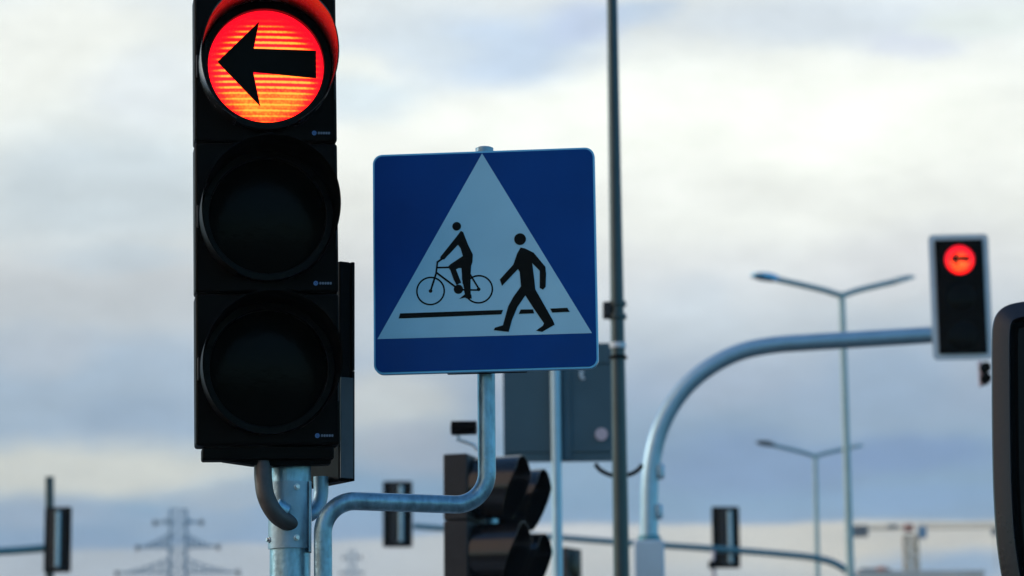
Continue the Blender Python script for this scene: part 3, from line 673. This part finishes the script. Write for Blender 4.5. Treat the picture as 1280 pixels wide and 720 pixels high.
YC = 400.0; C_ = lambda px, py: P(px, py, YC)
cr0 = C_(1139, 700); ce = empty('tower_crane', (cr0.x, YC, -.02), 'distant tower crane with concrete counterweight and blue cab at the lower right', 'crane')
o7 = Vector((cr0.x, YC, -.02)); zj = (C_(1139, 661)-o7).z
bm = B(); lattice_bar(bm, (0, 0, 0), (0, 0, zj-1.0), 1.7, 1.7, 20, .30); build('mast', bm, 'crane', ce)
xl, xr = (C_(1064, 661)-o7).x, (C_(1262, 661)-o7).x
def boom(x0, x1, zb_, h, nn, t):
    bm = B(); pa = None
    for k in range(nn+1):
        x = x0+(x1-x0)*k/nn; tri = [Vector((x, -.6, zb_)), Vector((x, .6, zb_)), Vector((x, 0, zb_+h))]
        for i in range(3): bar(bm, tri[i], tri[(i+1) % 3], t*.7)
        if pa:
            for i in range(3): bar(bm, pa[i], tri[i], t); bar(bm, pa[i], tri[(i+1) % 3], t*.6)
        pa = tri
    return bm
build('jib', boom(1.0, xr, zj, .7, 22, .07), 'crane', ce); build('counter_jib', boom(-1.0, xl, zj, .4, 10, .09), 'crane', ce)
q = C_(1075, 664)-o7; bm = B(); box(bm, (q.x, 0, q.z), (2.1, 1.5, 1.5)); build('counterweight', bm, 'ballast', ce, bevel=.05)
q = C_(1115, 659)-o7; bm = B(); box(bm, (q.x, 0, q.z), (1.3, .9, .6)); build('winch', bm, 'ballast', ce)
bm = B(); box(bm, (-.2, 0, zj+.1), (1.2, 1.6, 1.0)); build('slewing_platform', bm, 'orange', ce, bevel=.05)
bm = B(); box(bm, (1.5, -1.0, zj-.6), (1.1, 1.4, 1.6)); build('cab', bm, 'cab', ce, bevel=.08)
q = C_(1243, 665)-o7; bm = B(); box(bm, (q.x, 0, q.z), (.8, .8, .8)); tube(bm, [(q.x, 0, q.z), (q.x, 0, q.z-5)], .05, 6); build('trolley', bm, 'ballast', ce)

# building under construction
YU = 330.0; U_ = lambda px, py: P(px, py, YU)
l_, r_ = U_(1072, 718), U_(1230, 718); bd = empty('apartment_block', ((l_.x+r_.x)/2, YU+8, -.02), 'low hazy concrete building roofline at the bottom right beneath the crane', 'building')
Wd = r_.x-l_.x; Hb = U_(1150, 716).z
bm = B(); box(bm, (0, 0, Hb/2), (Wd, 16, Hb)); wl = build('wall', bm, 'facade', bd, smooth=False)
bm = B(); box(bm, (0, 0, Hb+.12), (Wd+.5, 16.5, .24)); rf = build('roof', bm, 'facade', bd)
bm = B(); box(bm, (-Wd*.32, -2, Hb+.55), (3.4, 4, .8)); build('stair_head', bm, 'ballast', rf)
bm = B(); box(bm, (-Wd*.40+1.5, -6, Hb+.55), (.9, .9, .7)); build('roof_unit', bm, 'orange', rf)
for fl in range(int(Hb//3)):
    for k in range(6):
        bm = B(); box(bm, (-Wd/2+Wd*(k+.5)/6, -8.02, 1.8+fl*3), (1.3, .06, 1.5)); build('window', bm, 'glass', bd, smooth=False)

# ------------------------------------------------------------------ rounded housing at the right edge
YR = 7.0
rm = frame(P(1330, 570, YR), 0); rh = empty('signal_housing', rm, 'glossy black rounded signal housing cut off by the right edge of the photo', 'signal housing')
ri = rm.inverted()
def RP(px, py, y=0): v = ri @ P(px, py, YR+y); return (v.x, v.z)
outer = [(1425, 560), (1424, 640), (1412, 715), (1400, 760), (1370, 785), (1330, 790), (1292, 782), (1268, 765), (1258, 745), (1251, 715), (1245, 670), (1241.5, 610), (1240, 540), (1239.5, 470), (1239.5, 425), (1241, 405), (1246, 392), (1256, 383), (1272, 378), (1300, 375), (1340, 374), (1385, 377), (1412, 386), (1423, 405), (1425, 440)]
import itertools
def closed_smooth(pts, n=5):
    out = []; m_ = len(pts)
    for i in range(m_):
        a, b, c, d = (Vector((*pts[(i+k) % m_], 0)) for k in (-1, 0, 1, 2))
        for k in range(n):
            t = k/n; v = .5*((2*b)+(c-a)*t+(2*a-5*b+4*c-d)*t*t+(3*b-a-3*c+d)*t**3); out.append((v.x, v.y))
    return out
oc = closed_smooth([RP(*p) for p in outer])
cxo = sum(p[0] for p in oc)/len(oc); czo = sum(p[1] for p in oc)/len(oc)
def ins(poly, d):
    out = []; m_ = len(poly)
    for i in range(m_):
        x0, z0 = poly[i-1]; x1, z1 = poly[(i+1) % m_]; tx, tz = x1-x0, z1-z0; l = math.hypot(tx, tz) or 1
        nx, nz = -tz/l, tx/l; px_, pz_ = poly[i]
        if (cxo-px_)*nx+(czo-pz_)*nz < 0: nx, nz = -nx, -nz
        out.append((px_+nx*d, pz_+nz*d))
    return out
def loft(bm, rings, capa=True, capb=True):
    RR = [[bm.verts.new((x, y, z)) for x, z in poly] for poly, y in rings]
    for a, b in zip(RR, RR[1:]):
        m_ = len(a)
        for k in range(m_): bm.faces.new((a[k], a[(k+1) % m_], b[(k+1) % m_], b[k]))
    for flag, rr, poly in ((capa, RR[0], rings[0][0]), (capb, RR[-1], rings[-1][0])):
        if flag:
            for t in tessellate_polygon([[Vector((x, 0, z)) for x, z in poly]]): bm.faces.new([rr[i] for i in t])
bm = B(); loft(bm, [(ins(oc, .05), .16), (ins(oc, .028), .13), (ins(oc, .010), .05), (ins(oc, .001), .008), (oc, 0), (ins(oc, .002), -.005), (ins(oc, .036), -.020), (ins(oc, .040), -.021), (ins(oc, .043), -.015), (ins(oc, .046), .02)])
build('shell', bm, 'shell', rh)
bm = B(); loft(bm, [(ins(oc, .0465), .012), (ins(oc, .0465), .004)]); build('dark_panel', bm, 'black_matte', rh)
bm = B(); loft(bm, [(ins(oc, .058), .0035), (ins(oc, .064), -.004)]); build('window', bm, 'window_dark', rh)
bm = B(); rhx = (ri @ P(1330, 600, YR+.25)); tube(bm, [(rhx.x, .22, -rm.translation.z), (rhx.x, .22, .1)], .05, 24); build('post', bm, 'galv', rh)
bm = B(); box(bm, (rhx.x, .17, .05), (.06, .1, .05)); box(bm, (rhx.x, .17, -.15), (.06, .1, .05)); build('bracket', bm, 'bracket', rh)

# ------------------------------------------------------------------ haze
HAZE = 0.00035
if HAZE:
    m_ = bpy.data.materials.new('haze_air'); m_.use_nodes = True; T = m_.node_tree; T.nodes.clear()
    o_ = N(T, 'ShaderNodeOutputMaterial'); v_ = N(T, 'ShaderNodeVolumePrincipled'); v_.inputs['Color'].default_value = (.80, .88, .95, 1); v_.inputs['Density'].default_value = HAZE; v_.inputs['Anisotropy'].default_value = 0.0
    L(T, v_.outputs[0], o_.inputs['Volume'])
    M['haze'] = m_
    bm = B(); box(bm, (0, 290, 29.5), (2600/2.6, 760, 61)); hz = build('haze', bm, 'haze', smooth=False); tag(hz, kind='stuff')
